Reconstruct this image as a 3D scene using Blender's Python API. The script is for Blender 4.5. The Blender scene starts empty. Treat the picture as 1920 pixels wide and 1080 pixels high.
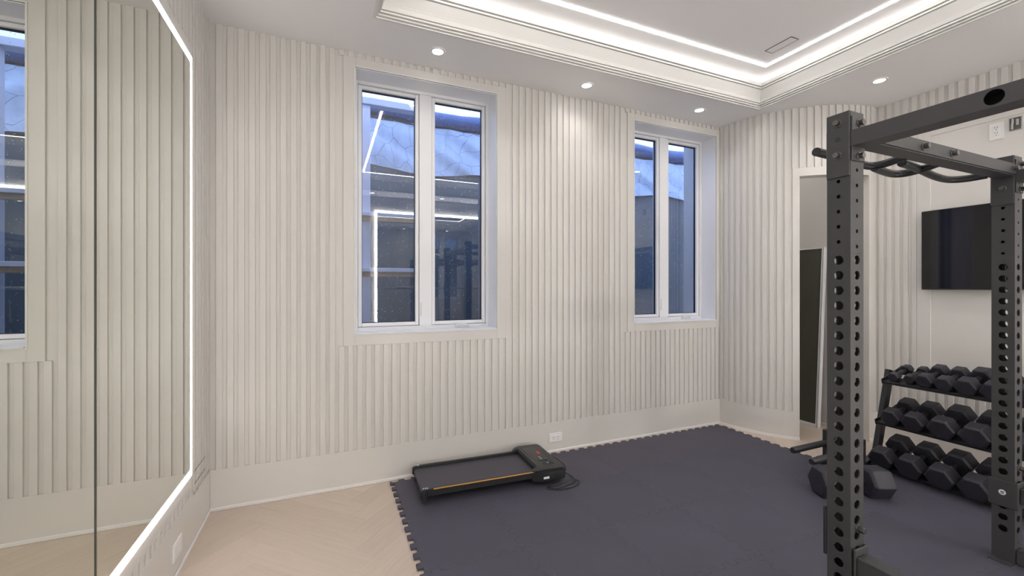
import bpy, bmesh, math, random
from mathutils import Vector, Matrix
random.seed(7)
R = math.radians
C = bpy.context.scene.collection
SC = bpy.context.scene

# ------------------------------------------------------------------ camera
THETA = 23.33                      # camera turned right of the window-wall normal
cam_d = bpy.data.cameras.new('camera'); cam_d.sensor_width = 36.0; cam_d.lens = 15.0
cam_d.clip_start = 0.02
cam = bpy.data.objects.new('camera', cam_d); C.objects.link(cam)
cam.location = (0, 0, 1.30); cam.rotation_euler = (R(90), 0, R(-THETA))
SC.camera = cam
# ------------------------------------------------------------------ world (blue dusk sky)
W = bpy.data.worlds.new('dusk_sky'); SC.world = W; W.use_nodes = True
bg = W.node_tree.nodes['Background']
bg.inputs['Color'].default_value = (0.40, 0.56, 1.0, 1); bg.inputs['Strength'].default_value = 2.4
# ------------------------------------------------------------------ exposure
SC.view_settings.view_transform = 'Standard'; SC.view_settings.look = 'None'
SC.view_settings.exposure = 0.46; SC.view_settings.gamma = 1.0
SC.view_settings.use_curve_mapping = False
# strengths of the room's own lamps
E_LINE, E_COVE, E_MIRROR, E_BACK, W_SPOT = 12.0, 4.2, 5.5, 32.0, 4.5

# ================================================================== materials
def mat(name, col, rough=0.5, metal=0.0, noise=0.0, nscale=8.0, bump=0.0, bscale=60.0, spec=None, stretch=None):
    m = bpy.data.materials.new(name); m.use_nodes = True
    nt = m.node_tree; b = nt.nodes['Principled BSDF']
    b.inputs['Base Color'].default_value = (*col, 1); b.inputs['Roughness'].default_value = rough
    b.inputs['Metallic'].default_value = metal
    if spec is not None: b.inputs['Specular IOR Level'].default_value = spec
    tc = nt.nodes.new('ShaderNodeTexCoord')
    src = tc.outputs['Object']
    if stretch:
        mp = nt.nodes.new('ShaderNodeMapping'); mp.inputs['Scale'].default_value = stretch
        nt.links.new(src, mp.inputs['Vector']); src = mp.outputs['Vector']
    if noise:
        n = nt.nodes.new('ShaderNodeTexNoise'); n.inputs['Scale'].default_value = nscale; n.inputs['Detail'].default_value = 4
        nt.links.new(src, n.inputs['Vector'])
        mx = nt.nodes.new('ShaderNodeMix'); mx.data_type = 'RGBA'
        mx.inputs['A'].default_value = (*[c*(1-noise) for c in col], 1)
        mx.inputs['B'].default_value = (*[min(1, c*(1+noise)) for c in col], 1)
        nt.links.new(n.outputs['Fac'], mx.inputs['Factor']); nt.links.new(mx.outputs['Result'], b.inputs['Base Color'])
    if bump:
        n2 = nt.nodes.new('ShaderNodeTexNoise'); n2.inputs['Scale'].default_value = bscale; n2.inputs['Detail'].default_value = 3
        nt.links.new(src, n2.inputs['Vector'])
        bp = nt.nodes.new('ShaderNodeBump'); bp.inputs['Strength'].default_value = bump; bp.inputs['Distance'].default_value = 0.002
        nt.links.new(n2.outputs['Fac'], bp.inputs['Height']); nt.links.new(bp.outputs['Normal'], b.inputs['Normal'])
    return m
def emis(name, col, s):
    m = bpy.data.materials.new(name); m.use_nodes = True; nt = m.node_tree
    b = nt.nodes['Principled BSDF']; b.inputs['Base Color'].default_value = (0.8, 0.8, 0.8, 1)
    b.inputs['Emission Color'].default_value = (*col, 1); b.inputs['Emission Strength'].default_value = s
    return m
def oak():
    m = bpy.data.materials.new('light_oak'); m.use_nodes = True; nt = m.node_tree; b = nt.nodes['Principled BSDF']
    b.inputs['Roughness'].default_value = 0.38
    tc = nt.nodes.new('ShaderNodeTexCoord'); oi = nt.nodes.new('ShaderNodeObjectInfo')
    mp = nt.nodes.new('ShaderNodeMapping'); mp.inputs['Scale'].default_value = (1.2, 16, 1)
    add = nt.nodes.new('ShaderNodeVectorMath'); add.operation = 'ADD'
    nt.links.new(tc.outputs['Object'], add.inputs[0]); nt.links.new(oi.outputs['Random'], add.inputs[1])
    nt.links.new(add.outputs[0], mp.inputs['Vector'])
    n = nt.nodes.new('ShaderNodeTexNoise'); n.inputs['Scale'].default_value = 4; n.inputs['Detail'].default_value = 6; n.inputs['Distortion'].default_value = 0.6
    nt.links.new(mp.outputs['Vector'], n.inputs['Vector'])
    rp = nt.nodes.new('ShaderNodeValToRGB')
    rp.color_ramp.elements[0].position = 0.25; rp.color_ramp.elements[0].color = (0.585, 0.48, 0.395, 1)
    rp.color_ramp.elements[1].position = 0.75; rp.color_ramp.elements[1].color = (0.635, 0.535, 0.45, 1)
    nt.links.new(n.outputs['Fac'], rp.inputs['Fac'])
    hs = nt.nodes.new('ShaderNodeHueSaturation')
    mr = nt.nodes.new('ShaderNodeMapRange'); mr.inputs['To Min'].default_value = 0.95; mr.inputs['To Max'].default_value = 1.05
    nt.links.new(oi.outputs['Random'], mr.inputs['Value']); nt.links.new(mr.outputs['Result'], hs.inputs['Value'])
    nt.links.new(rp.outputs['Color'], hs.inputs['Color']); nt.links.new(hs.outputs['Color'], b.inputs['Base Color'])
    return m
def rubber_mat():
    m = mat('mat_foam', (0.072, 0.068, 0.094), 0.62, noise=0.18, nscale=3.0, bump=0.35, bscale=220)
    nt = m.node_tree; b = nt.nodes['Principled BSDF']
    link = b.inputs['Base Color'].links[0]; prev = link.from_socket
    tc = nt.nodes.new('ShaderNodeTexCoord')
    v = nt.nodes.new('ShaderNodeTexVoronoi'); v.inputs['Scale'].default_value = 9.0
    nt.links.new(tc.outputs['Object'], v.inputs['Vector'])
    lt = nt.nodes.new('ShaderNodeMath'); lt.operation = 'LESS_THAN'; lt.inputs[1].default_value = 0.028
    nt.links.new(v.outputs['Distance'], lt.inputs[0])
    mx = nt.nodes.new('ShaderNodeMix'); mx.data_type = 'RGBA'
    nt.links.new(lt.outputs[0], mx.inputs['Factor']); nt.links.new(prev, mx.inputs['A'])
    mx.inputs['B'].default_value = (0.16, 0.15, 0.17, 1)
    nt.links.new(mx.outputs['Result'], b.inputs['Base Color'])
    return m
def glass(name, ior, tint):
    m = bpy.data.materials.new(name); m.use_nodes = True; nt = m.node_tree
    for n in list(nt.nodes): nt.nodes.remove(n)
    o = nt.nodes.new('ShaderNodeOutputMaterial'); mx = nt.nodes.new('ShaderNodeMixShader')
    t = nt.nodes.new('ShaderNodeBsdfTransparent'); t.inputs['Color'].default_value = (*tint, 1)
    g = nt.nodes.new('ShaderNodeBsdfGlossy'); g.inputs['Roughness'].default_value = 0.0; g.inputs['Color'].default_value = (1, 1, 1, 1)
    f = nt.nodes.new('ShaderNodeFresnel'); f.inputs['IOR'].default_value = ior
    nt.links.new(f.outputs['Fac'], mx.inputs['Fac']); nt.links.new(t.outputs[0], mx.inputs[1]); nt.links.new(g.outputs[0], mx.inputs[2])
    nt.links.new(mx.outputs[0], o.inputs['Surface'])
    return m
def sheet_mat():
    m = mat('sky_glow_paint', (0.62, 0.70, 0.80), 0.3, noise=0.22, nscale=5, stretch=(3, 1, 0.6))  # pale tone carries the sky light of the upper well wall
    nt = m.node_tree; b = nt.nodes['Principled BSDF']; prev = b.inputs['Base Color'].links[0].from_socket
    tc = nt.nodes.new('ShaderNodeTexCoord'); n = nt.nodes.new('ShaderNodeTexNoise'); n.inputs['Scale'].default_value = 3
    nt.links.new(tc.outputs['Object'], n.inputs['Vector'])
    ad = nt.nodes.new('ShaderNodeMix'); ad.data_type = 'RGBA'; ad.inputs['Factor'].default_value = 0.22
    nt.links.new(tc.outputs['Object'], ad.inputs['A']); nt.links.new(n.outputs['Color'], ad.inputs['B'])
    v = nt.nodes.new('ShaderNodeTexVoronoi'); v.feature = 'DISTANCE_TO_EDGE'; v.inputs['Scale'].default_value = 7
    sx = nt.nodes.new('ShaderNodeSeparateXYZ'); cx = nt.nodes.new('ShaderNodeCombineXYZ'); v.voronoi_dimensions = '2D'
    nt.links.new(ad.outputs['Result'], sx.inputs[0]); nt.links.new(sx.outputs['X'], cx.inputs['X']); nt.links.new(sx.outputs['Z'], cx.inputs['Y'])
    nt.links.new(cx.outputs[0], v.inputs['Vector'])
    lt = nt.nodes.new('ShaderNodeMath'); lt.operation = 'LESS_THAN'; lt.inputs[1].default_value = 0.014
    nt.links.new(v.outputs['Distance'], lt.inputs[0])
    mx = nt.nodes.new('ShaderNodeMix'); mx.data_type = 'RGBA'; nt.links.new(lt.outputs[0], mx.inputs['Factor']); nt.links.new(prev, mx.inputs['A'])
    mx.inputs['B'].default_value = (0.30, 0.36, 0.46, 1); nt.links.new(mx.outputs['Result'], b.inputs['Base Color'])
    return m
def screen():
    # switched-off television: black glass with a faint coloured coating
    m = mat('tv_glass', (0.006, 0.005, 0.008), 0.05)
    m.node_tree.nodes['Principled BSDF'].inputs['Specular IOR Level'].default_value = 0.5
    return m
M = dict(
    wall=mat('wall_paint', (0.695, 0.672, 0.64), 0.27, noise=0.015, nscale=2.0),
    ceil=mat('ceiling_paint', (0.89, 0.87, 0.87), 0.6, noise=0.015, nscale=1.5),
    crown=mat('crown_paint', (0.78, 0.77, 0.74), 0.45),
    shoe=mat('shoe_paint', (0.80, 0.78, 0.77), 0.35),
    pvc=mat('white_frame', (0.84, 0.84, 0.86), 0.3),
    white=mat('white_plastic', (0.82, 0.81, 0.80), 0.35),
    slot=mat('dark_slot', (0.03, 0.03, 0.03), 0.7),
    gasket=mat('gasket', (0.012, 0.012, 0.02), 0.5),
    oak=oak(), base=mat('subfloor', (0.30, 0.22, 0.15), 0.6),
    mat=rubber_mat(),
    metal=mat('powder_coat', (0.050, 0.048, 0.051), 0.45, bump=0.12, bscale=400),
    metal2=mat('black_steel', (0.024, 0.024, 0.027), 0.38),
    bolt=mat('dark_bolt', (0.16, 0.155, 0.15), 0.32, metal=0.9),
    steel=mat('bar_steel', (0.45, 0.45, 0.46), 0.28, metal=1.0),
    rubber=mat('dumbbell_rubber', (0.026, 0.025, 0.034), 0.46, bump=0.2, bscale=300),
    grip=mat('grip_black', (0.02, 0.02, 0.021), 0.35),
    tread=mat('treadmill_plastic', (0.020, 0.020, 0.021), 0.36),
    belt=mat('treadmill_belt', (0.060, 0.057, 0.074), 0.5, noise=0.1, nscale=10, bump=0.3, bscale=500),
    belt2=mat('console_gloss', (0.013, 0.013, 0.014), 0.2),
    orange=mat('orange_stripe', (0.55, 0.27, 0.06), 0.5),
    red=mat('red_print', (0.55, 0.06, 0.03), 0.5),
    silver=mat('silver_print', (0.42, 0.42, 0.42), 0.4),
    mirror=mat('mirror_silver', (0.80, 0.81, 0.76), 0.0, metal=1.0),
    mirror_edge=mat('mirror_edge', (0.03, 0.045, 0.035), 0.15),
    glass=glass('window_glass', 2.15, (0.84, 0.88, 0.93)),
    drop=mat('rain_drop', (0.92, 0.94, 0.97), 0.08),
    tv=screen(), tvframe=mat('tv_bezel', (0.012, 0.012, 0.014), 0.3),
    dark_glass=mat('dark_panel', (0.085, 0.080, 0.066), 0.35, noise=0.3, nscale=3, stretch=(1, 1, 0.4)),
    concrete=mat('wet_concrete', (0.115, 0.135, 0.15), 0.5, noise=0.28, nscale=5, bump=0.4, bscale=25, stretch=(1, 1, 0.45)),
    concrete2=mat('dark_concrete', (0.09, 0.10, 0.11), 0.55, noise=0.2, nscale=6),
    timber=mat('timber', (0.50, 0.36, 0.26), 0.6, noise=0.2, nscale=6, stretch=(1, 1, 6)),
    pale=mat('skylit_timber', (0.80, 0.76, 0.80), 0.5, noise=0.1, nscale=5),  # sky light on post and rail tops put into the pale colour
    sheet=sheet_mat(),
    tarp=mat('blue_tarp', (0.10, 0.15, 0.30), 0.35, noise=0.2, nscale=10),
    line=emis('led_line', (1.0, 0.975, 0.955), E_LINE),
    cove=emis('led_cove', (1.0, 0.965, 0.93), E_COVE),
    mled=emis('led_mirror', (1.0, 0.975, 0.955), E_MIRROR),
    bled=emis('led_back_mirror', (1.0, 0.975, 0.955), E_BACK),
    lens=emis('spot_lens', (1.0, 0.98, 0.97), 12.0),
    paper=mat('sticker', (0.8, 0.8, 0.8), 0.5), ink=mat('ink', (0.03, 0.03, 0.03), 0.5),
    jbox=mat('junction_box', (0.14, 0.13, 0.12), 0.6),
)

# ================================================================== mesh helpers
class MB:
    def __init__(s): s.v = []; s.f = []
    def quad(s, a, b, c, d):
        n = len(s.v); s.v += [tuple(a), tuple(b), tuple(c), tuple(d)]; s.f.append((n, n+1, n+2, n+3))
    def box(s, x0, x1, y0, y1, z0, z1):
        n = len(s.v)
        s.v += [(x, y, z) for z in (z0, z1) for y in (y0, y1) for x in (x0, x1)]
        s.f += [tuple(n+i for i in q) for q in ((0, 2, 3, 1), (4, 5, 7, 6), (0, 1, 5, 4), (2, 6, 7, 3), (0, 4, 6, 2), (1, 3, 7, 5))]
        return s
    def obox(s, mtx, sx, sy, sz):
        n = len(s.v)
        s.box(-sx/2, sx/2, -sy/2, sy/2, -sz/2, sz/2)
        for i in range(n, len(s.v)): s.v[i] = tuple(mtx @ Vector(s.v[i]))
        return s
    def prism(s, poly, z0, z1, mtx=None):
        n = len(s.v); k = len(poly)
        vs = [Vector((p[0], p[1], z0)) for p in poly] + [Vector((p[0], p[1], z1)) for p in poly]
        s.v += [tuple(mtx @ q if mtx else q) for q in vs]
        s.f.append(tuple(n+i for i in range(k))[::-1]); s.f.append(tuple(n+k+i for i in range(k)))
        for i in range(k):
            j = (i+1) % k; s.f.append((n+i, n+j, n+k+j, n+k+i))
        return s
    def tube(s, path, r, n=12, cap=True):
        path = [Vector(p) for p in path]; rings = []
        up = None
        for i, p in enumerate(path):
            if i == 0: d = path[1]-p
            elif i == len(path)-1: d = p-path[i-1]
            else: d = (path[i+1]-p).normalized()+(p-path[i-1]).normalized()
            d.normalize()
            if up is None:
                up = Vector((0, 0, 1)) if abs(d.z) < 0.9 else Vector((1, 0, 0))
            a = d.cross(up).normalized(); b = a.cross(d).normalized(); up = b
            rr = r[i] if isinstance(r, (list, tuple)) else r
            o = len(s.v); rings.append(o)
            for k in range(n):
                t = 2*math.pi*k/n; s.v.append(tuple(p+a*math.cos(t)*rr+b*math.sin(t)*rr))
        for i in range(len(rings)-1):
            for k in range(n):
                j = (k+1) % n; s.f.append((rings[i]+k, rings[i]+j, rings[i+1]+j, rings[i+1]+k))
        if cap:
            s.f.append(tuple(rings[0]+k for k in range(n))[::-1]); s.f.append(tuple(rings[-1]+k for k in range(n)))
        return s
    def build(s, name, m, parent=None, bevel=0.0, smooth=False, seg=1, loc=None):
        me = bpy.data.meshes.new(name); me.from_pydata(s.v, [], s.f)
        bm = bmesh.new(); bm.from_mesh(me)
        bmesh.ops.recalc_face_normals(bm, faces=bm.faces)
        if bevel:
            es = [e for e in bm.edges if e.is_manifold and e.calc_face_angle(0) > 0.5]
            bmesh.ops.bevel(bm, geom=es, offset=bevel, segments=seg, affect='EDGES', clamp_overlap=True)
        bm.to_mesh(me); bm.free()
        if smooth:
            me.polygons.foreach_set('use_smooth', [True]*len(me.polygons))
            try: me.set_sharp_from_angle(angle=R(40))
            except Exception: pass
        me.materials.append(M[m] if isinstance(m, str) else m)
        o = bpy.data.objects.new(name, me); C.objects.link(o)
        if parent: o.parent = parent
        if loc: o.location = loc
        return o
def tag(o, label, cat=None, group=None, kind=None):
    o['label'] = label
    if cat: o['category'] = cat
    if group: o['group'] = group
    if kind: o['kind'] = kind
    return o
def thing(name, label, cat, loc=(0, 0, 0), rz=0.0, group=None, kind=None):
    o = bpy.data.objects.new(name, None); C.objects.link(o); o.empty_display_size = 0.1
    o.location = loc; o.rotation_euler = (0, 0, R(rz))
    return tag(o, label, cat, group, kind)
def share(name, me, parent, loc, rz=0.0):
    o = bpy.data.objects.new(name, me); C.objects.link(o); o.parent = parent; o.location = loc; o.rotation_euler = (0, 0, rz)
    return o
_slat = {}
def slat_mesh(h, d=0.0105, w=0.033):
    k = (round(h, 3), w, d)
    if k not in _slat:
        mb = MB().box(-w/2, w/2, -0.001, d, 0, h)
        t = mb.build('slat', 'wall', bevel=0.0012); me = t.data; bpy.data.objects.remove(t); _slat[k] = me
    return _slat[k]

# ================================================================== room dimensions
CEIL = 2.842; UP = 3.047
XL, XR, YF, YB = -0.63, 4.32, 2.968, -1.10      # slat faces (proud plane)
DEP = 0.0105; DEPL = 0.015; PITCH = 0.0555; SK = 0.24
ARC_C = (4.32, 2.985); ARC_R = 0.87
W1 = (0.163, 1.159); W2 = (2.433, 3.405); WZ = (0.995, 2.747)

# ------------------------------------------------------------------ floor: herringbone planks
fl = MB().box(XL-0.3, XR+0.3, YB-0.3, 3.30, -0.10, -0.012).build('floor', 'base')
tag(fl, 'light oak herringbone floor around the black mat', 'floor', kind='structure')
def clip(poly, x0, x1, y0, y1):
    for ax, lim, sg in ((0, x0, 1), (0, x1, -1), (1, y0, 1), (1, y1, -1)):
        out = []
        for i in range(len(poly)):
            a, b = poly[i], poly[(i+1) % len(poly)]
            ia, ib = sg*(a[ax]-lim) >= 0, sg*(b[ax]-lim) >= 0
            if ia: out.append(a)
            if ia != ib:
                t = (lim-a[ax])/(b[ax]-a[ax]); out.append((a[0]+t*(b[0]-a[0]), a[1]+t*(b[1]-a[1])))
        poly = out
        if len(poly) < 3: return []
    return poly
MX0, MX1, MY1, TILE = 0.39, 3.39, 2.925, 0.50
MY0 = MY1-8*TILE
pw, pl = 0.125, 0.75
c45, s45 = math.cos(R(45)), math.sin(R(45))
def plank(poly, ang):
    xs = [p[0] for p in poly]; ys = [p[1] for p in poly]
    if min(xs) > MX0+0.06 and max(xs) < MX1-0.06 and max(ys) < MY1-0.06: return
    ar = abs(sum(poly[i][0]*poly[(i+1) % len(poly)][1]-poly[(i+1) % len(poly)][0]*poly[i][1] for i in range(len(poly))))/2
    if ar < 0.0008: return
    cx, cy = sum(xs)/len(xs), sum(ys)/len(ys)
    ca, sa = math.cos(-ang), math.sin(-ang)
    loc = [((x-cx)*ca-(y-cy)*sa, (x-cx)*sa+(y-cy)*ca) for x, y in poly]
    o = MB().prism(loc, -0.012, 0.0).build('plank', 'oak', fl, bevel=0.0008)
    o.location = (cx, cy, 0); o.rotation_euler = (0, 0, ang)
for k in range(-90, 90):
    for j in range(-8, 9):
        ox, oy = k*pw+j*pl, k*pw-j*pl
        for vert in (0, 1):
            if not vert: q = [(ox, oy), (ox+pl, oy), (ox+pl, oy+pw), (ox, oy+pw)]
            else: q = [(ox+pl, oy+pw-pl), (ox+pl+pw, oy+pw-pl), (ox+pl+pw, oy+pw), (ox+pl, oy+pw)]
            q = [(x*c45-y*s45+0.21, x*s45+y*c45+1.1) for x, y in q]
            a = R(45)+(R(90) if vert else 0)
            for rect in ((XL-0.016, XR+0.016, YB, 2.984), (3.45, XR+0.016, 2.984, 3.28)):
                cp = clip(q, *rect)
                if cp: plank(cp, a)

# ------------------------------------------------------------------ window wall
wf = MB()
y0, y1 = YF+DEP, YF+0.30
XA, XB = XL-0.3, 3.56
wf.box(XA, W1[0], y0, y1, -0.1, 3.2); wf.box(W1[1], W2[0], y0, y1, -0.1, 3.2); wf.box(W2[1], XB, y0, y1, -0.1, 3.2)
for w in (W1, W2):
    wf.box(w[0], w[1], y0, y1, -0.1, WZ[0]); wf.box(w[0], w[1], y0, y1, WZ[1], 3.2)
wall_front = wf.build('wall_front', 'wall'); tag(wall_front, 'cream slatted wall with two tall white windows', 'wall', kind='structure')
def vslats(wall, us, place, spans, d=0.0105):
    for u in us:
        for z0, z1 in spans(u):
            if z1-z0 > 0.01:
                p, rz = place(u); share('slat', slat_mesh(z1-z0, d), wall, (p[0], p[1], z0), rz)
BD = 0.072
def spans_front(u):
    for w in (W1, W2):
        if w[0]-BD-0.018 < u < w[1]+BD+0.012:
            return [(SK, WZ[0]-BD), (WZ[1]+BD*0.85, CEIL)]
    return [(SK, CEIL)]
n = int((3.44-XL)/PITCH)
us = [XL+0.045+PITCH*i for i in range(n+1)]
us = [u for u in us if u < 3.44]
vslats(wall_front, us, lambda u: ((u, YF+DEP), R(180)), spans_front)
# flat surrounds of the windows (flush with the slat faces) with a small bead round the opening
for wi, w in enumerate((W1, W2)):
    s = MB(); xr = w[1]+BD if wi == 0 else 3.445
    s.box(w[0]-BD, w[0], YF, YF+DEP, WZ[0]-BD, WZ[1]+BD*0.85)
    s.box(w[1], xr, YF, YF+DEP, WZ[0]-BD, WZ[1]+BD*0.85)
    s.box(w[0], w[1], YF, YF+DEP, WZ[1], WZ[1]+BD*0.85); s.box(w[0], w[1], YF, YF+DEP, WZ[0]-BD, WZ[0])
    s.build('window_surround', 'wall', wall_front, bevel=0.001)
    s = MB(); e = 0.007
    s.box(w[0]-e, w[0], YF-0.004, YF+0.01, WZ[0]-e, WZ[1]+e); s.box(w[1], w[1]+e, YF-0.004, YF+0.01, WZ[0]-e, WZ[1]+e)
    s.box(w[0], w[1], YF-0.004, YF+0.01, WZ[1], WZ[1]+e); s.box(w[0], w[1], YF-0.004, YF+0.01, WZ[0]-e, WZ[0])
    s.build('bead', 'crown', wall_front)
# tall flat baseboard, flush with the slats, with a white shoe moulding
sk = MB().box(XL, 3.452, YF, YF+DEP, 0, SK).build('baseboard_front', 'wall', bevel=0.001)
tag(sk, 'tall flat cream baseboard below the windows', 'baseboard', kind='structure')
sh = MB().box(XL, 3.452, YF-0.009, YF, 0, 0.022).build('shoe_moulding', 'shoe', sk, bevel=0.003)

# ------------------------------------------------------------------ left wall with mirror zone
ML = (-0.75, 2.585); MZ = (0.368, 2.45)
wl = MB().box(XL-0.3, XL-DEPL, YB-0.3, y1, -0.1, 3.2).build('wall_left', 'wall')
tag(wl, 'cream slatted wall behind the large mirror', 'wall', kind='structure')
def spans_left(v):
    if v < ML[1]+0.045: return [(SK+0.012, 0.300), (MZ[1]+0.07, CEIL)]
    return [(SK, CEIL)]
vs = [YF-0.035-PITCH*i for i in range(int((YF-YB)/PITCH))]
vslats(wl, vs, lambda v: ((XL-DEPL, v), R(-90)), spans_left, DEPL)
s = MB()
s.box(XL-DEPL, XL, ML[1], ML[1]+0.035, 0.300, MZ[1]+0.07)
s.box(XL-DEPL, XL, YB, ML[1], 0.300, MZ[0]); s.box(XL-DEPL, XL, YB, ML[1], MZ[1], MZ[1]+0.07)
s.box(XL-DEPL, XL, YB, ML[0], MZ[0], MZ[1])
s.build('mirror_surround', 'wall', wl, bevel=0.001)
g = MB()
for z in (0.292, 0.358): g.box(XL-0.001, XL+0.0012, 2.66, 2.86, z, z+0.002)
g.build('saw_cut', 'slot', wl)
skl = MB().box(XL-DEPL, XL, YB, YF, 0, SK+0.012).build('baseboard_left', 'wall', bevel=0.001)
tag(skl, 'tall flat cream baseboard under the large mirror', 'baseboard', kind='structure')
MB().box(XL, XL+0.009, YB, YF-0.009, 0, 0.022).build('shoe_moulding', 'shoe', skl, bevel=0.003)

# ------------------------------------------------------------------ right wall
PY = (-0.45, 1.765); PZ = (0.695, 2.485)
wr = MB().box(XR+DEP, XR+0.3, YB-0.3, 3.40, -0.1, 3.2).build('wall_right', 'wall')
tag(wr, 'cream slatted wall with a flat panel behind the television', 'wall', kind='structure')
BR = 0.085
def spans_right(v):
    if v < PY[1]+BR+0.01: return [(SK, PZ[0]-0.07), (PZ[1]+0.07, CEIL)]
    return [(SK, CEIL)]
vs = [2.09-PITCH*i for i in range(int((2.09-YB)/PITCH)+1)]
vslats(wr, vs, lambda v: ((XR+DEP, v), R(90)), spans_right)
s = MB()
s.box(XR, XR+DEP, PY[1], PY[1]+BR, PZ[0]-0.07, PZ[1]+0.07); s.box(XR, XR+DEP, YB, PY[0], PZ[0]-0.07, PZ[1]+0.07)
s.box(XR, XR+DEP, PY[0], PY[1], PZ[1], PZ[1]+0.07); s.box(XR, XR+DEP, PY[0], PY[1], PZ[0]-0.07, PZ[0])
s.build('panel_frame', 'wall', wr, bevel=0.0015)
MB().box(XR+0.007, XR+DEP, PY[0], PY[1], PZ[0], PZ[1]).build('flat_panel', 'wall', wr)
skr = MB().box(XR, XR+DEP, YB, 3.28, 0, SK).build('baseboard_right', 'wall', bevel=0.001)
tag(skr, 'tall flat cream baseboard behind the dumbbell rack', 'baseboard', kind='structure')
MB().box(XR-0.009, XR, YB, 3.28, 0, 0.022).build('shoe_moulding', 'shoe', skr, bevel=0.003)

# ------------------------------------------------------------------ curved corner wall with alcove opening
def arc_solid(mb, a0, a1, r0, r1, z0, z1, n=None):
    n = n or max(1, int(abs(a1-a0)/2.5)+1)
    for ring in range(n+1):
        a = R(a0+(a1-a0)*ring/n)
        for r in (r0, r1):
            for z in (z0, z1): mb.v.append((ARC_C[0]+r*math.cos(a), ARC_C[1]+r*math.sin(a), z))
    o = len(mb.v)-4*(n+1)
    for i in range(n):
        p, q = o+4*i, o+4*i+4
        mb.f += [(p, p+1, q+1, q), (p+2, q+2, q+3, p+3), (p, q, q+2, p+2), (p+1, p+3, q+3, q+1)]
    mb.f += [(o, o+2, o+3, o+1)]; e = o+4*n; mb.f += [(e, e+1, e+3, e+2)]
    return mb
A0, A1, A2, A3 = 180.0, 224.6, 262.8, 270.0
DZ = 2.255
rb = ARC_R-DEP
cw = MB()
arc_solid(cw, A0, A1, rb-0.09, rb, -0.1, 3.2); arc_solid(cw, A2, A3+1.5, rb-0.09, rb, -0.1, 3.2); arc_solid(cw, A1, A2, rb-0.09, rb, DZ, 3.2)
wc = cw.build('wall_corner', 'wall'); tag(wc, 'curved cream slatted wall with a doorless alcove opening', 'wall', kind='structure')
pa = math.degrees(PITCH/ARC_R)
a = A0+1.8
while a < A3-1:
    if A1-4.2 < a < A2+3.4: sp = [(DZ+0.07, CEIL)]
    else: sp = [(SK, CEIL)]
    for z0, z1 in sp:
        share('slat', slat_mesh(z1-z0), wc, (ARC_C[0]+rb*math.cos(R(a)), ARC_C[1]+rb*math.sin(R(a)), z0), R(a-90))
    a += pa
s = MB()
arc_solid(s, A1-3.4, A1, rb, ARC_R, SK, DZ+0.07); arc_solid(s, A2, A2+2.6, rb, ARC_R, SK, DZ+0.07); arc_solid(s, A1, A2, rb, ARC_R, DZ, DZ+0.07)
s.build('opening_surround', 'wall', wc)
s = MB(); arc_solid(s, A0, A1, rb, ARC_R, 0, SK); arc_solid(s, A2, A3, rb, ARC_R, 0, SK)
skc = s.build('baseboard_corner', 'wall'); tag(skc, 'curved flat cream baseboard beside the alcove opening', 'baseboard', kind='structure')
s = MB(); arc_solid(s, A0, A1, ARC_R, ARC_R+0.009, 0, 0.022); arc_solid(s, A2, A3, ARC_R, ARC_R+0.009, 0, 0.022)
s.build('shoe_moulding', 'shoe', skc)
wa = MB().box(3.43, XR+0.3, 3.28, 3.40, -0.1, 3.2).build('wall_alcove', 'wall')
tag(wa, 'plain cream back wall inside the alcove', 'wall', kind='structure')
wb = MB().box(XL-0.3, XR+0.3, YB-0.3, YB-DEP, -0.1, 3.2).build('wall_back', 'wall')
tag(wb, 'cream slatted wall behind the camera', 'wall', kind='structure')
BM = (0.72, 3.9)
def spans_back(u):
    if BM[0]-0.05 < u < BM[1]+0.05: return [(SK, 0.30), (2.60+0.07, CEIL)]
    return [(SK, CEIL)]
vslats(wb, [XL+0.04+PITCH*i for i in range(int((XR-XL)/PITCH))], lambda u: ((u, YB-DEP), 0.0), spans_back)
skb = MB().box(XL, XR, YB-DEP, YB, 0, SK).build('baseboard_back', 'wall', bevel=0.001)
tag(skb, 'tall flat cream baseboard behind the camera', 'baseboard', kind='structure')

# ------------------------------------------------------------------ ceiling: soffit, crown, raised tray
TX0, TX1, TY0, TY1 = 0.24, 3.41, -0.66, 2.535
OUT = 0.06
s = MB()
for x0, x1, ya, yb in ((XL-0.3, TX0, YB-0.3, 3.38), (TX1, XR+0.3, YB-0.3, 3.38), (TX0, TX1, TY1, 3.38), (TX0, TX1, YB-0.3, TY0)):
    s.box(x0, x1, ya, yb, CEIL, CEIL+0.02)
ceil = s.build('ceiling', 'ceil'); tag(ceil, 'pale grey ceiling border round the raised tray', 'ceiling', kind='structure')
MB().box(TX0-0.3, TX1+0.3, TY0-0.3, TY1+0.3, UP, UP+0.1).build('tray_panel', 'ceil', ceil)
def sweep(mb, prof, x0, x1, ya, yb):
    k = len(prof); o = len(mb.v)
    for a, dz in prof:
        z = CEIL+dz
        mb.v += [(x0+a, ya+a, z), (x1-a, ya+a, z), (x1-a, yb-a, z), (x0+a, yb-a, z)]
    for i in range(k-1):
        for c in range(4):
            d = (c+1) % 4; mb.f.append((o+4*i+c, o+4*i+d, o+4*i+4+d, o+4*i+4+c))
    return mb
prof = [(-0.004, 0.002), (-0.004, -0.009), (0.011, -0.009), (0.011, -0.001), (0.005, -0.001), (0.005, 0.0035), (0.021, 0.0035), (0.021, 0.0125),
        (0.015, 0.0125), (0.015, 0.017), (0.032, 0.017), (0.032, 0.0265), (0.026, 0.0265), (0.026, 0.031)]
for i in range(7):
    t = i/6; prof.append((0.038+0.044*t, 0.031+0.084*(t**0.75)))
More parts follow.
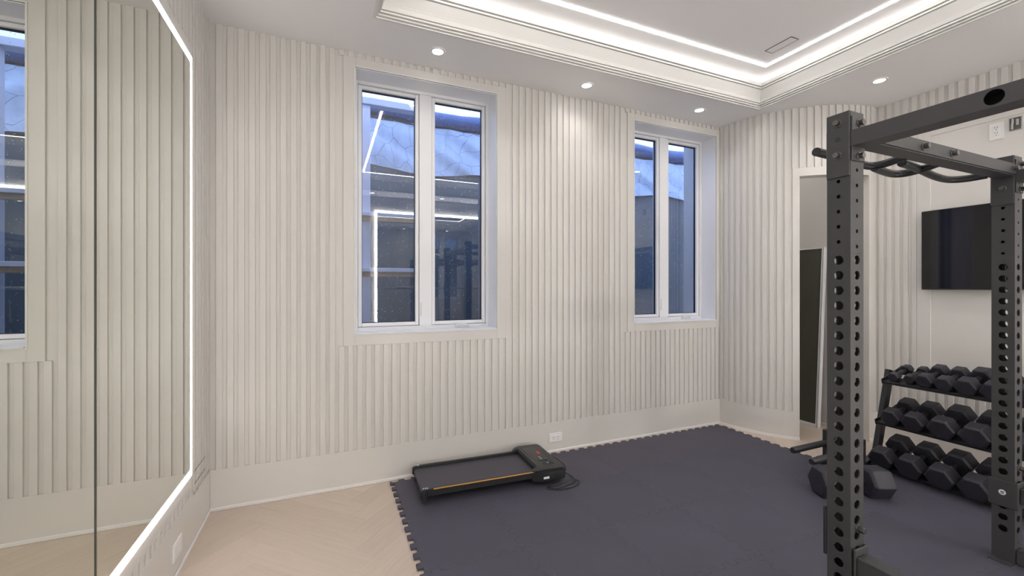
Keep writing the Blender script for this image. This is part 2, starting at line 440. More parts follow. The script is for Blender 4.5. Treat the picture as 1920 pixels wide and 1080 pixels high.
prof += [(0.074, 0.115), (0.074, 0.120), (0.090, 0.120), (0.090, 0.131), (0.082, 0.131), (0.082, 0.136), (0.100, 0.136), (0.100, 0.157), (0.092, 0.157), (0.092, 0.142), (-OUT, 0.142), (-OUT, UP-CEIL+0.01)]
crown = sweep(MB(), prof, TX0, TX1, TY0, TY1).build('trim_1', 'crown'); tag(crown, 'stepped white crown moulding round the ceiling tray', 'moulding', kind='structure')
def frame_strip(name, parent, m, a0, a1, za, zb):
    for x0, x1, ya, yb in ((TX0+a0, TX1-a0, TY1-a1, TY1-a0), (TX0+a0, TX1-a0, TY0+a0, TY0+a1), (TX0+a0, TX0+a1, TY0+a1, TY1-a1), (TX1-a1, TX1-a0, TY0+a1, TY1-a1)):
        MB().box(x0, x1, ya, yb, za, zb).build(name, m, parent)
t = thing('line_light', 'thin glowing white line light set in the tray ceiling', 'light', ((TX0+TX1)/2, (TY0+TY1)/2, UP))
for nm, mm, a0, a1, za, zb in (('light_strip', 'line', 0.236, 0.259, UP-0.004, UP+0.002),):
    frame_strip(nm, t, mm, a0, a1, za, zb)
for c in t.children: c.location = (-t.location.x, -t.location.y, -t.location.z)
t = thing('cove_light', 'hidden strip light glowing above the crown moulding', 'light', ((TX0+TX1)/2, (TY0+TY1)/2, CEIL+0.142))
frame_strip('light_strip', t, 'cove', 0.045, 0.060, CEIL+0.1425, CEIL+0.147)
for c in t.children: c.location = (-t.location.x, -t.location.y, -t.location.z)
# slot vent in the tray
t = thing('ceiling_vent', 'slim rectangular vent flush in the tray ceiling', 'vent', (2.994, 2.05, UP))
s = MB(); hx, hy, e = 0.040, 0.098, 0.0035
s.box(-hx, hx, hy-e, hy, -0.003, 0.0); s.box(-hx, hx, -hy, -hy+e, -0.003, 0); s.box(-hx, -hx+e, -hy+e, hy-e, -0.003, 0); s.box(hx-e, hx, -hy+e, hy-e, -0.003, 0)
s.build('slot_gap', 'slot', t); MB().box(-hx+e, hx-e, -hy+e, hy-e, -0.0025, 0).build('vent_plate', 'ceil', t)
# recessed spotlights
def spot(x, y, label, power=1.0):
    t = thing('recessed_spotlight', label, 'light', (x, y, CEIL), group='recessed ceiling spotlights')
    mb = MB(); nn = 28
    for i in range(nn):
        a, b = 2*math.pi*i/nn, 2*math.pi*(i+1)/nn
        for (ra, za), (rc, zc) in (((0.050, -0.0005), (0.048, -0.004)), ((0.048, -0.004), (0.036, -0.004)), ((0.036, -0.004), (0.034, 0.0))):
            mb.quad((ra*math.cos(a), ra*math.sin(a), za), (ra*math.cos(b), ra*math.sin(b), za), (rc*math.cos(b), rc*math.sin(b), zc), (rc*math.cos(a), rc*math.sin(a), zc))
    mb.build('trim_ring', 'white', t, smooth=True)
    MB().prism([(0.0355*math.cos(2*math.pi*i/nn), 0.0355*math.sin(2*math.pi*i/nn)) for i in range(nn)], -0.0025, -0.0008).build('lens', 'lens' if power else 'white', t)
    if not power: return
    l = bpy.data.lights.new('spot_lamp', 'SPOT'); l.energy = W_SPOT*power; l.spot_size = R(140); l.spot_blend = 0.9; l.shadow_soft_size = 0.03; l.color = (1.0, 0.95, 0.90)
    lo = bpy.data.objects.new('spot_lamp', l); C.objects.link(lo); lo.parent = t; lo.location = (0, 0, -0.012)
spot(0.657, 2.745, 'lit round spotlight above the nearer tall window')
spot(1.807, 2.755, 'lit round spotlight between the two windows')
spot(2.955, 2.753, 'lit round spotlight above the farther window by the curved wall')
spot(3.763, 1.83, 'lit round spotlight above the dumbbell rack', 2.0)
spot(-0.03, 2.45, 'unlit round spotlight cut by the top edge near the mirror', 0.0)
for x, y, lab in ((3.763, 0.68, 'right wall, beside the camera'), (3.763, -0.47, 'right wall, behind the camera'), (-0.20, 1.30, 'mirror wall, level with the rack front'),
               (-0.20, 0.15, 'mirror wall, beside the camera'), (0.657, -0.88, 'back wall, nearest the mirror wall'), (1.807, -0.88, 'back wall, in the middle'), (2.955, -0.88, 'back wall, nearest the right wall')):
    spot(x, y, 'round ceiling spotlight along the '+lab, 2.0 if x > 3.7 else 1.0)
spot(3.98, 2.72, 'small unseen spotlight added to light the alcove', 1.6)  # unseen lamp added to brighten the alcove

# ------------------------------------------------------------------ windows
def window(name, w, label):
    t = thing(name, label, 'window', (w[0], YF, WZ[0]), kind='structure')
    WW, H = w[1]-w[0], WZ[1]-WZ[0]; d = 0.17
    s = MB(); e = 0.006
    s.box(0, e, 0.004, d, 0, H); s.box(WW-e, WW, 0.004, d, 0, H); s.box(e, WW-e, 0.004, d, H-e, H); s.box(e, WW-e, -0.008, d, 0, e)
    s.build('reveal', 'pvc', t, bevel=0.001)
    f = MB(); fw = 0.026
    f.box(0, fw, d, d+0.09, 0, H); f.box(WW-fw, WW, d, d+0.09, 0, H)
    f.box(fw, WW-fw, d, d+0.09, H-fw, H); f.box(fw, WW-fw, d, d+0.09, 0, fw+0.004)
    cx = WW*0.5
    f.box(cx-0.045, cx+0.045, d+0.004, d+0.09, fw, H-fw)
    f.build('frame', 'pvc', t, bevel=0.003)
    for k, (a, b) in enumerate(((fw+0.002, cx-0.047), (cx+0.047, WW-fw-0.002))):
        sw = 0.026; z0, z1 = fw+0.006, H-fw-0.002
        q = MB(); ya, yb = d+0.014, d+0.07
        q.box(a, a+sw, ya, yb, z0, z1); q.box(b-sw, b, ya, yb, z0, z1); q.box(a+sw, b-sw, ya, yb, z1-sw, z1); q.box(a+sw, b-sw, ya, yb, z0, z0+sw)
        sa = q.build('sash', 'pvc', t, bevel=0.004)
        gx0, gx1, gz0, gz1 = a+sw, b-sw, z0+sw, z1-sw
        q = MB(); e = 0.004
        ya = d+0.034
        q.box(gx0, gx0+e, ya, ya+0.02, gz0, gz1); q.box(gx1-e, gx1, ya, ya+0.02, gz0, gz1); q.box(gx0+e, gx1-e, ya, ya+0.02, gz1-e*1.6, gz1); q.box(gx0+e, gx1-e, ya, ya+0.02, gz0, gz0+e)
        q.build('gasket', 'gasket', sa)
        q = MB(); yg = d+0.044; q.quad((gx0, yg, gz0), (gx1, yg, gz0), (gx1, yg, gz1), (gx0, yg, gz1))
        q.build('pane', 'glass', sa)
        q = MB(); rng = random.Random(3+k+int(w[0]*10))
        for i in range(560):
            x = rng.uniform(gx0+0.006, gx1-0.006); zz = gz0+(gz1-gz0)*(1-rng.random()**(1.9 if i < 330 else 0.8)); r = rng.choice((0.0011, 0.0013, 0.0016, 0.0023))
            if zz > gz1-0.01: zz = gz1-0.01
            ring = [(x+r*math.cos(q2), yg+0.0004, zz+r*1.2*math.sin(q2)) for q2 in [i2*math.pi/3 for i2 in range(6)]]
            o = len(q.v); q.v += ring+[(x, yg+0.0004+r*0.8, zz)]
            q.f += [(o+j, o+(j+1) % 6, o+6) for j in range(6)]
        dr = q.build('rain_drops', 'drop', sa, smooth=True); dr['kind'] = 'stuff'
        if k == 1:      # crank handle on the right sash sill
            hx = (a+b)/2+0.01
            hd = MB().box(hx-0.05, hx+0.07, d-0.006, d+0.004, 0.008, 0.026).build('crank_base', 'white', t, bevel=0.003)
            MB().tube([(hx+0.055, d-0.010, 0.024), (hx+0.02, d-0.016, 0.034), (hx-0.03, d-0.016, 0.030), (hx-0.045, d-0.014, 0.026)], [0.006, 0.006, 0.005, 0.007], 10).build('crank_handle', 'white', hd, smooth=True)
    lv = MB().box(cx-0.036, cx-0.024, d-0.006, d+0.006, 0.10, 0.20).build('lock_lever', 'white', t, bevel=0.002)
    return t
window('window_1', W1, 'tall white two-pane window nearest the mirror, rain drops on the glass')
window('window_2', W2, 'tall white two-pane window beside the curved wall')

# ------------------------------------------------------------------ light well outside the windows
o = MB().box(-1.6, 5.6, 4.45, 4.75, 0.3, 3.12).build('wall_lightwell', 'concrete'); tag(o, 'wet blue-grey concrete wall of the light well outside', 'wall', kind='structure')
o = MB().box(-1.6, 5.6, 3.27, 4.75, 0.1, 0.4).build('floor_lightwell', 'concrete2'); tag(o, 'dark concrete bottom of the light well outside', 'floor', kind='structure')
for sx, nm in ((-1.8, 'leftmost'), (5.4, 'rightmost')):
    o = MB().box(sx, sx+0.2, 3.27, 4.75, 0.3, 2.98).build('wall_lightwell_end', 'concrete2'); tag(o, nm+' concrete end wall of the light well outside', 'wall', kind='structure')
sheet = MB(); nx, nz = 90, 14  # added sheet; its pale colour stands in for sky light on upper concrete
for j in range(nz+1):
    for i in range(nx+1):
        x = -1.5+6.9*i/nx; z = 2.50+0.475*j/nz
        sheet.v.append((x, 4.424-0.012*math.sin(x*9+j*0.7)-0.010*math.sin(x*23+1.3*j), z+(0.03*math.sin(x*5) if j == 0 else 0)))
for j in range(nz):
    for i in range(nx):
        q = j*(nx+1)+i; sheet.f.append((q, q+1, q+nx+2, q+nx+1))
o = sheet.build('sky_glow_sheet', 'sheet', smooth=True); tag(o, 'pale added sheet painting sky light on the upper concrete outside the windows', 'sheet')
t = thing('rolled_tarp', 'dark blue rolled tarp along the top of the outside concrete wall', 'tarp', (2.0, 4.42, 3.10))
mb = MB(); mb.tube([(x*0.3-3.4, 0.0, 0.02*math.sin(x*1.3)-0.02) for x in range(24)], 0.075, 12); mb.build('tarp_roll', 'tarp', t, smooth=True)
t = thing('timber_frame', 'timber post with two cross rails outside the nearer window', 'timber frame', (0.30, 4.0, 0.4))
MB().box(-0.045, 0.045, -0.03, 0.03, 0, 2.52).build('post', 'pale', t, bevel=0.004)
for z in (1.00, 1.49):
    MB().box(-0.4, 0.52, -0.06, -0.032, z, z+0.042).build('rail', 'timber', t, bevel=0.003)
    MB().box(-0.4, 0.52, -0.085, -0.031, z+0.0425, z+0.078).build('rail', 'pale', t, bevel=0.003)  # pale upper strip paints the sky light along the rail
MB().box(-0.5, 0.52, -0.05, 0.05, 2.521, 2.58).build('top_beam', 'pale', t, bevel=0.003)
MB().box(0.47, 0.52, -0.03, 0.03, 0, 2.52).build('post', 'pale', t, bevel=0.004)

# ------------------------------------------------------------------ mirrors with glowing frames
t = thing('mirror_with_light', 'large wall mirror in panes with glowing white edge on the left wall', 'mirror', (XL, (ML[0]+ML[1])/2, MZ[0]))
cy = t.location.y; H = MZ[1]-MZ[0]; lw = 0.034
def lm(mb, nm, mm, **k): return mb.build(nm, mm, t, **k)
a0, a1 = ML[0]-cy, ML[1]-cy
lm(MB().box(-0.004, 0.0072, a1-0.022, a1, lw, H-lw), 'light_strip', 'mled')
lm(MB().box(-0.004, 0.0072, a0, a0+lw, lw, H-lw), 'light_strip', 'mled')
lm(MB().box(-0.004, 0.0072, a0, a1, H-lw, H), 'light_strip', 'mled')
lm(MB().box(-0.004, 0.0072, a0, a1, 0, lw), 'light_strip', 'mled')
ys = [a1-0.024, 1.625-cy, 0.66-cy, -0.30-cy+0.25, a0+lw+0.002]
lm(MB().box(-0.004, 0.001, a0+lw, a1-0.022, lw, H-lw), 'backing', 'mirror_edge')
for b, a in zip(ys[:-1], ys[1:]):
    pn = lm(MB().box(0.0012, 0.0068, a+0.008, b-0.008, lw+0.002, H-lw-0.002), 'mirror_pane', 'mirror')
    MB().box(0.0012, 0.0062, a+0.0012, a+0.0076, lw+0.002, H-lw-0.002).build('pane_edge', 'mirror_edge', pn)
    MB().box(0.0012, 0.0062, b-0.0076, b-0.0012, lw+0.002, H-lw-0.002).build('pane_edge', 'mirror_edge', pn)
t = thing('mirror_with_light', 'large wall mirror with glowing white edge behind the power rack', 'mirror', ((BM[0]+BM[1])/2, YB, 0.37))
hx = (BM[1]-BM[0])/2; H = 2.60-0.37
for q in ((-hx, -hx+lw, 0, H), (hx-lw, hx, 0, H), (-hx+lw, hx-lw, 0, lw), (-hx+lw, hx-lw, H-lw, H)):
    lm(MB().box(q[0], q[1], -0.016, 0.010, q[2], q[3]), 'light_strip', 'bled')
for k in range(3):
    xa = -hx+lw+(2*hx-2*lw)*k/3; xb = -hx+lw+(2*hx-2*lw)*(k+1)/3
    lm(MB().box(xa+0.002, xb-0.002, -0.016, 0.006, lw+0.002, H-lw-0.002), 'mirror_pane', 'mirror')

# ------------------------------------------------------------------ interlocking mat
def edge_profile(nteeth, depth, L):
    p = L/nteeth; out = []
    for k in range(nteeth):
        b = k*p
        out += [(b+p*0.20, -depth), (b+p*0.14, 0.0), (b+p*0.02, depth*0)] and [(b+p*0.06, 0.0), (b+p*0.02, depth), (b+p*0.48, depth), (b+p*0.44, 0.0), (b+p*0.56, 0.0), (b+p*0.52, -depth), (b+p*0.98, -depth), (b+p*0.94, 0.0)]
    # dove-tail teeth; drop the neutral points so that flanks stay straight
    return [q for q in out if q[1] != 0.0]
NT, TD, g = 6, 0.013, 0.0003
EP = edge_profile(NT, TD, TILE)
mt = thing('interlocking_mat', 'black interlocking puzzle mat covering most of the floor', 'mat', (MX0, MY1, 0))
poly = []
T = TILE
def inset(p, amt):   # shrink polygon along its normals
    out = []; k = len(p)
    for i in range(k):
        a, b, c = Vector(p[i-1]), Vector(p[i]), Vector(p[(i+1) % k])
        d1 = (b-a).normalized(); d2 = (c-b).normalized()
        n1 = Vector((-d1.y, d1.x)); n2 = Vector((-d2.y, d2.x)); nn = (n1+n2)
        nn = nn/max(0.35, nn.length_squared/2) if nn.length > 1e-6 else n1
        out.append((b.x+nn.x*amt, b.y+nn.y*amt))
    return out
poly.append((0, 0))
poly += [(u, -v) for u, v in EP] + [(T, 0)]
poly += [(T+v, u) for u, v in EP] + [(T, T)]
poly += [(u, T-v) for u, v in reversed(EP)] + [(0, T)]
poly += [(v, u) for u, v in reversed(EP)]
pin = inset(poly, g)
mb = MB(); mb.prism(pin, 0.0005, 0.0115); k = len(pin)
top = inset(poly, g+0.0006); o0 = len(mb.v)
# chamfered top: replace the top cap by a slightly smaller, higher one
mb.f.pop(1)
mb.v += [(x, y, 0.0125) for x, y in top]
for i in range(k):
    j = (i+1) % k; mb.f.append((k+i, k+j, o0+j, o0+i))
mb.f.append(tuple(o0+i for i in range(k)))
tm = mb.build('mat_tile', 'mat'); tme = tm.data; bpy.data.objects.remove(tm)
for i in range(6):
    for j in range(1, 8):
        share('mat_tile', tme, mt, (i*T, -j*T, 0))
for j in range(3, 8): share('mat_tile', tme, mt, (6*T, -j*T, 0))

# ------------------------------------------------------------------ walking treadmill
t = thing('walking_treadmill', 'flat black walking treadmill with an orange stripe by the wall', 'treadmill', (0.985, 2.69, 0.0125), -2.6)
L0, L1, HW = -0.475, 0.475, 0.195
dk = MB(); dk.box(L0+0.02, 0.28, -HW+0.035, HW-0.035, 0.042, 0.070); dk.build('deck', 'tread', t, bevel=0.004)
bl = MB()
bp = [(L0+0.012, 0.048)] + [(L0+0.03-0.022*math.cos(R(a)), 0.056+0.022*math.sin(R(a))) for a in range(20, 91, 14)] + [(0.28, 0.078), (0.28, 0.050)]
o = len(bl.v); ky = (-HW+0.032, HW-0.032)
for yv in ky: bl.v += [(x, yv, z) for x, z in bp]
k = len(bp)
for i in range(k):
    j = (i+1) % k; bl.f.append((o+i, o+j, o+k+j, o+k+i))
bl.f += [tuple(o+i for i in range(k)), tuple(o+k+i for i in range(k))[::-1]]
bl.build('belt', 'belt', t)
for sg in (-1, 1):
    r = MB(); ya, yb = sorted((sg*(HW-0.034), sg*HW))
    r.box(L0+0.035, 0.30, ya, yb, 0.050, 0.093); ro = r.build('side_rail', 'tread', t, bevel=0.007, seg=2)
    if sg == -1:
        MB().box(L0+0.075, 0.27, -HW-0.0006, -HW+0.007, 0.0885, 0.0940).build('orange_stripe', 'orange', ro, bevel=0.001)
    c = MB(); c.box(L0, L0+0.045, ya-0.002, yb+0.002, 0.030, 0.095); co = c.build('end_cap', 'grip', t, bevel=0.011, seg=3, smooth=True)
    for q in range(3): MB().box(L0+0.014+q*0.012, L0+0.021+q*0.012, ya+0.006, yb-0.006, 0.0945, 0.0956).build('silver_mark', 'silver', co)
    MB().tube([(L0+0.025, sg*(HW-0.02), 0.012), (L0+0.025, sg*(HW-0.045), 0.012)], 0.0115, 14).build('foot_wheel', 'rubber', t, smooth=True)
    MB().box(0.34, 0.40, sg*0.16-0.02, sg*0.16+0.02, 0.0, 0.031).build('rubber_foot', 'rubber', t, bevel=0.003)
    MB().tube([(L0+0.025, sg*(HW-0.03), 0.012), (L0+0.03, sg*(HW-0.03), 0.05)], 0.008, 8).build('wheel_strut', 'tread', t)
# motor cover: side profile swept across, with flared shoulders
hp = [(0.235, -HW), (0.275, -0.222), (0.30, -0.228), (0.455, -0.228), (0.475, -0.205), (0.475, 0.205), (0.455, 0.228), (0.30, 0.228), (0.275, 0.222), (0.235, HW), (0.235, HW-0.036), (0.275, HW-0.036), (0.275, -HW+0.036), (0.235, -HW+0.036)]
hd = MB().prism(hp, 0.031, 0.105)
for i in range(len(hd.v)):
    x, y, z = hd.v[i]
    if z > 0.1: hd.v[i] = (x, y, 0.094 if x < 0.24 else (0.112 if x < 0.46 else 0.100))
head = hd.build('motor_cover', 'tread', t, bevel=0.008, seg=2, smooth=True)
cp = [(0.305, -0.085), (0.40, -0.085), (0.415, -0.065), (0.415, 0.145), (0.40, 0.16), (0.305, 0.16)]
cs = MB().prism(cp, 0.1105, 0.1145).build('console', 'belt2', t, bevel=0.0015)
for q in range(4): MB().box(0.375+0.002*q, 0.398, 0.025+q*0.014, 0.035+q*0.014, 0.1145, 0.1150).build('red_logo_bar', 'red', cs)
for q in range(3): MB().box(0.36, 0.369, -0.062+q*0.018, -0.052+q*0.018, 0.1145, 0.1150).build('button_mark', 'silver', cs)
MB().box(0.34, 0.415, -0.150, -0.118, 0.1095, 0.1132).build('key_slot', 'slot', t)
MB().box(0.372, 0.384, -0.140, -0.128, 0.1132, 0.1142).build('key_mark', 'silver', t)
MB().box(0.305, 0.345, -0.2292, -0.2275, 0.052, 0.066).build('white_sticker', 'paper', t)
MB().box(0.34, 0.44, -0.2296, -0.2275, 0.075, 0.088).build('side_vent', 'slot', t)
def spline(pts, n=8):
    out = []
    for i in range(len(pts)-1):
        p0, p1, p2, p3 = [Vector(pts[max(0, min(len(pts)-1, k))]) for k in (i-1, i, i+1, i+2)]
        for q in range(n):
            u = q/n
            out.append(0.5*((2*p1)+(-p0+p2)*u+(2*p0-5*p1+4*p2-p3)*u*u+(-p0+3*p1-3*p2+p3)*u**3))
    out.append(Vector(pts[-1])); return out
cz = 0.006
MB().tube(spline([(0.47, 0.10, 0.05), (0.51, 0.09, 0.06), (0.56, 0.05, 0.03), (0.575, -0.02, 0.008), (0.54, -0.06, cz), (0.50, -0.03, 0.012), (0.475, 0.0, 0.04)]), 0.0035, 8).build('power_cable', 'grip', t, smooth=True)
MB().tube(spline([(0.47, -0.05, 0.05), (0.50, -0.10, 0.03), (0.545, -0.17, cz), (0.52, -0.24, cz), (0.40, -0.275, cz), (0.33, -0.27, cz), (0.33, -0.24, cz), (0.42, -0.235, 0.012), (0.52, -0.215, 0.014), (0.555, -0.25, cz), (0.48, -0.30, cz), (0.37, -0.295, cz), (0.34, -0.26, 0.013), (0.40, -0.25, 0.015)]), 0.0035, 8).build('power_cable', 'grip', t, smooth=True)

# ------------------------------------------------------------------ wall plates
def duplex(parent, ax, nrm_y=-1):
    pass
t = thing('wall_outlet', 'white double wall outlet on the baseboard behind the treadmill', 'outlet', (1.655, YF, 0.118))
MB().box(-0.058, 0.058, -0.006, 0.0, -0.036, 0.036).build('plate', 'white', t, bevel=0.002)
MB().box(-0.034, 0.034, -0.0085, -0.004, -0.0165, 0.0165).build('receptacle', 'white', t, bevel=0.001)
for sx in (-1, 1):
    for q in ((-0.006, 0.006), (0.006, 0.006), (0.0, -0.008)):
        MB().box(sx*0.018+q[0]-0.0012, sx*0.018+q[0]+0.0012, -0.0089, -0.008, q[1]-0.004, q[1]+0.004).build('slot', 'slot', t)
t = thing('blank_plate', 'blank white cover plate low on the mirror wall', 'outlet cover', (XL, 2.375, 0.122))
MB().box(0, 0.006, -0.058, 0.058, -0.04, 0.04).build('plate', 'white', t, bevel=0.002)
MB().box(0.004, 0.0075, -0.034, 0.034, -0.018, 0.018).build('insert', 'white', t, bevel=0.001)
xw = XR+0.007
t = thing('wall_outlet', 'white upright wall outlet high on the panel above the television', 'outlet', (xw, 1.408, 2.405))
MB().box(-0.006, 0, -0.038, 0.038, -0.060, 0.060).build('plate', 'white', t, bevel=0.002)
MB().box(-0.0085, -0.004, -0.017, 0.017, -0.034, 0.034).build('receptacle', 'white', t, bevel=0.001)
for sz in (-1, 1):
    for q in ((-0.006, 0.006), (0.006, 0.006), (0.0, -0.008)):
        MB().box(-0.0089, -0.008, q[0]-0.0014, q[0]+0.0014, sz*0.018+q[1]-0.004, sz*0.018+q[1]+0.004).build('slot', 'slot', t)
t = thing('junction_box', 'open dark junction box with loose cable above the television', 'junction box', (xw, 1.318, 2.425))
s = MB(); e = 0.003
s.box(-0.006, 0.0, -0.03, -0.03+e, -0.045, 0.045); s.box(-0.006, 0, 0.03-e, 0.03, -0.045, 0.045); s.box(-0.006, 0, -0.03+e, 0.03-e, 0.045-e, 0.045); s.box(-0.006, 0, -0.03+e, 0.03-e, -0.045, -0.045+e)
s.build('rim', 'steel', t); MB().box(-0.002, -0.0002, -0.027, 0.027, -0.042, 0.042).build('back_plate', 'jbox', t)
MB().tube(spline([(-0.003, 0.014, 0.036), (-0.014, 0.010, 0.015), (-0.016, 0.012, -0.010), (-0.004, 0.016, -0.034)]), 0.006, 8).build('cable', 'silver', t, smooth=True)
MB().box(-0.012, -0.002, -0.016, -0.004, -0.012, 0.030).build('clamp', 'silver', t, bevel=0.002)

# ------------------------------------------------------------------ television
t = thing('television', 'black flat-screen television on the wall above the dumbbell rack', 'television', (XR-0.052, 1.26, 1.287))
MB().box(0.0, 0.030, -0.54, 0.54, 0, 0.61).build('body', 'tvframe', t, bevel=0.004)
MB().box(-0.002, 0.001, -0.536, 0.536, 0.010, 0.606).build('screen', 'tv', t)
MB().box(0.030, 0.062, -0.2, 0.2, 0.15, 0.45).build('wall_mount', 'metal2', t)

# ------------------------------------------------------------------ leaning dark panel in the alcove
t = thing('leaning_panel', 'tall dark glass panel in a white frame leaning in the alcove', 'panel', (4.185, 2.505, 0.0))
ang = math.atan2(0.10, 1.68)
rot = Matrix.Rotation(ang, 4, 'Y')
def lb(mb): mb.v = [tuple(rot @ Vector(v)) for v in mb.v]; return mb
PW, PH = 0.62, 1.685
lb(MB().box(-0.010, 0.010, 0.028, PW-0.028, 0.030, PH-0.012)).build('dark_glass', 'dark_glass', t)
fr = MB(); fr.box(-0.018, 0.018, 0, 0.028, 0, PH); fr.box(-0.018, 0.018, PW-0.028, PW, 0, PH); fr.box(-0.018, 0.018, 0.028, PW-0.028, PH-0.012, PH); fr.box(-0.018, 0.018, 0.028, PW-0.028, 0, 0.030)
lb(fr).build('frame', 'pvc', t, bevel=0.002)
lb(MB().box(-0.0195, -0.0175, 0.0125, 0.0155, 0.0, PH)).build('frame_groove', 'slot', t)

# ------------------------------------------------------------------ power rack
RX, RY = 1.668, 0.896; S = 0.0762; RW = 1.265; RD = 1.085; RH = 1.300+0.617
rack = thing('power_rack', 'tall dark grey steel power rack with perforated uprights', 'power rack', (RX, RY, 0.0))
def holed_face(mb, o, u, nrm, w, z0, z1, holes, thick=0.004):
    """vertical strip from z0 to z1 through point o, width w along u, with round holes (z, r)"""
    o, u, nrm = Vector(o), Vector(u), Vector(nrm)
    P = lambda a, z, d=0.0: tuple(o+u*a+Vector((0, 0, z))-nrm*d)
    zc = z0
    for z, r in sorted(holes):
        h = 0.024
        if z-h > zc+1e-5: mb.quad(P(-w/2, zc), P(w/2, zc), P(w/2, z-h), P(-w/2, z-h))
        bd = []
        for i in range(4): bd.append((-w/2+w*i/4, -h))
        for i in range(4): bd.append((w/2, -h+2*h*i/4))
        for i in range(4): bd.append((w/2-w*i/4, h))
        for i in range(4): bd.append((-w/2, h-2*h*i/4))
        ang = [math.atan2(b/h, a/(w/2)) for a, b in bd]
        ci = [(r*math.cos(t), r*math.sin(t)) for t in ang]
        k = len(bd)
        for i in range(k):
            j = (i+1) % k
            mb.quad(P(bd[i][0], z+bd[i][1]), P(bd[j][0], z+bd[j][1]), P(ci[j][0], z+ci[j][1]), P(ci[i][0], z+ci[i][1]))
            mb.quad(P(ci[i][0], z+ci[i][1]), P(ci[j][0], z+ci[j][1]), P(ci[j][0], z+ci[j][1], thick), P(ci[i][0], z+ci[i][1], thick))
        zc = z+h
    if z1 > zc: mb.quad(P(-w/2, zc), P(w/2, zc), P(w/2, z1), P(-w/2, z1))
big = [(1.3985-0.0537*k, 0.0162) for k in range(24)]
smallL = [(1.3985+0.0655+0.0537*k, 0.0068) for k in range(8)]
smallR = [(1.3985+0.0470+0.0537*k, 0.0068) for k in range(8)]
low = [(1.3985-0.0537*24+0.0-0.002-0.0537*k, 0.004) for k in range(2)]
um = MB()
holed_face(um, (0, S/2, 0), (0, 1, 0), (-1, 0, 0), S, 0.0195, RH, big+smallL)
holed_face(um, (S, S/2, 0), (0, 1, 0), (1, 0, 0), S, 0.0195, RH, big+smallL)
holed_face(um, (S/2, 0, 0), (1, 0, 0), (0, -1, 0), S, 0.0195, RH, big+smallR+low)
holed_face(um, (S/2, S, 0), (1, 0, 0), (0, 1, 0), S, 0.0195, RH, big+smallR+low)
um.quad((0, 0, RH), (S, 0, RH), (S, S, RH), (0, S, RH))
uo = um.build('upright', 'metal', rack); ume = uo.data
YR = -RD                                   # y of the near (camera-side) pair
for x, y in ((RW, 0), (0, YR), (RW, YR)): share('upright', ume, rack, (x, y, 0))
ZC = 1.300
def bolt(parent, p, n, r=0.0105, l=0.012):
    p, n = Vector(p), Vector(n)
    w = MB().tube([p, p+n*0.003], r*1.35, 18); w.tube([p+n*0.003, p+n*(0.003+l)], r, 6)
    w.build('bolt', 'bolt', parent, bevel=0.0008)
def beam(name, x0, x1, y0, y1, z0, z1, bev=0.005, m='metal'):
    return MB().box(x0, x1, y0, y1, z0, z1).build(name, m, rack, bevel=bev, seg=2, smooth=True)
# side top beams (run towards the camera) with a big round hole
def side_beam(x0):
    mb = MB(); x1 = x0+S; za, zb = ZC+0.494, ZC+0.548; y0, y1 = YR+S, 0.0
    hy = -0.348; rr = 0.021
    mb.quad((x1, y0, za), (x1, y1, za), (x1, y1, zb), (x1, y0, zb))
    for xs, nx in ((x0, -1),):
        zc, hh = (za+zb)/2, (zb-za)/2; hw = 0.04
        mb.quad((xs, y0, za), (xs, hy-hw, za), (xs, hy-hw, zb), (xs, y0, zb)); mb.quad((xs, hy+hw, za), (xs, y1, za), (xs, y1, zb), (xs, hy+hw, zb))
        bd = [(-hw+2*hw*i/6, -hh) for i in range(6)]+[(hw, -hh+2*hh*i/6) for i in range(6)]+[(hw-2*hw*i/6, hh) for i in range(6)]+[(-hw, hh-2*hh*i/6) for i in range(6)]
        ci = [(rr*math.cos(math.atan2(b/hh, a/hw)), rr*math.sin(math.atan2(b/hh, a/hw))) for a, b in bd]; k = len(bd)
        for i in range(k):
            j = (i+1) % k; f = lambda q: (xs, hy+q[0], zc+q[1]); g2 = lambda q: (xs-nx*0.004, hy+q[0], zc+q[1])
            mb.quad(f(bd[i]), f(bd[j]), f(ci[j]), f(ci[i])); mb.quad(f(ci[i]), f(ci[j]), g2(ci[j]), g2(ci[i]))
    mb.quad((x0, y0, za), (x1, y0, za), (x1, y1, za), (x0, y1, za)); mb.quad((x0, y0, zb), (x1, y0, zb), (x1, y1, zb), (x0, y1, zb))
    return mb.build('side_beam', 'metal', rack)
for x0 in (0.0, RW): side_beam(x0)
cross = beam('cross_beam', S-0.002, RW+0.003, -0.006, S-0.008, ZC+0.522, ZC+0.578)
beam('cross_beam', S, RW, YR+0.004, YR+S-0.004, ZC+0.522, ZC+0.578)
for x in (0.46, 0.68, RW-0.035): bolt(cross, (x, -0.006, ZC+0.55), (0, -1, 0), r=0.012, l=0.016)
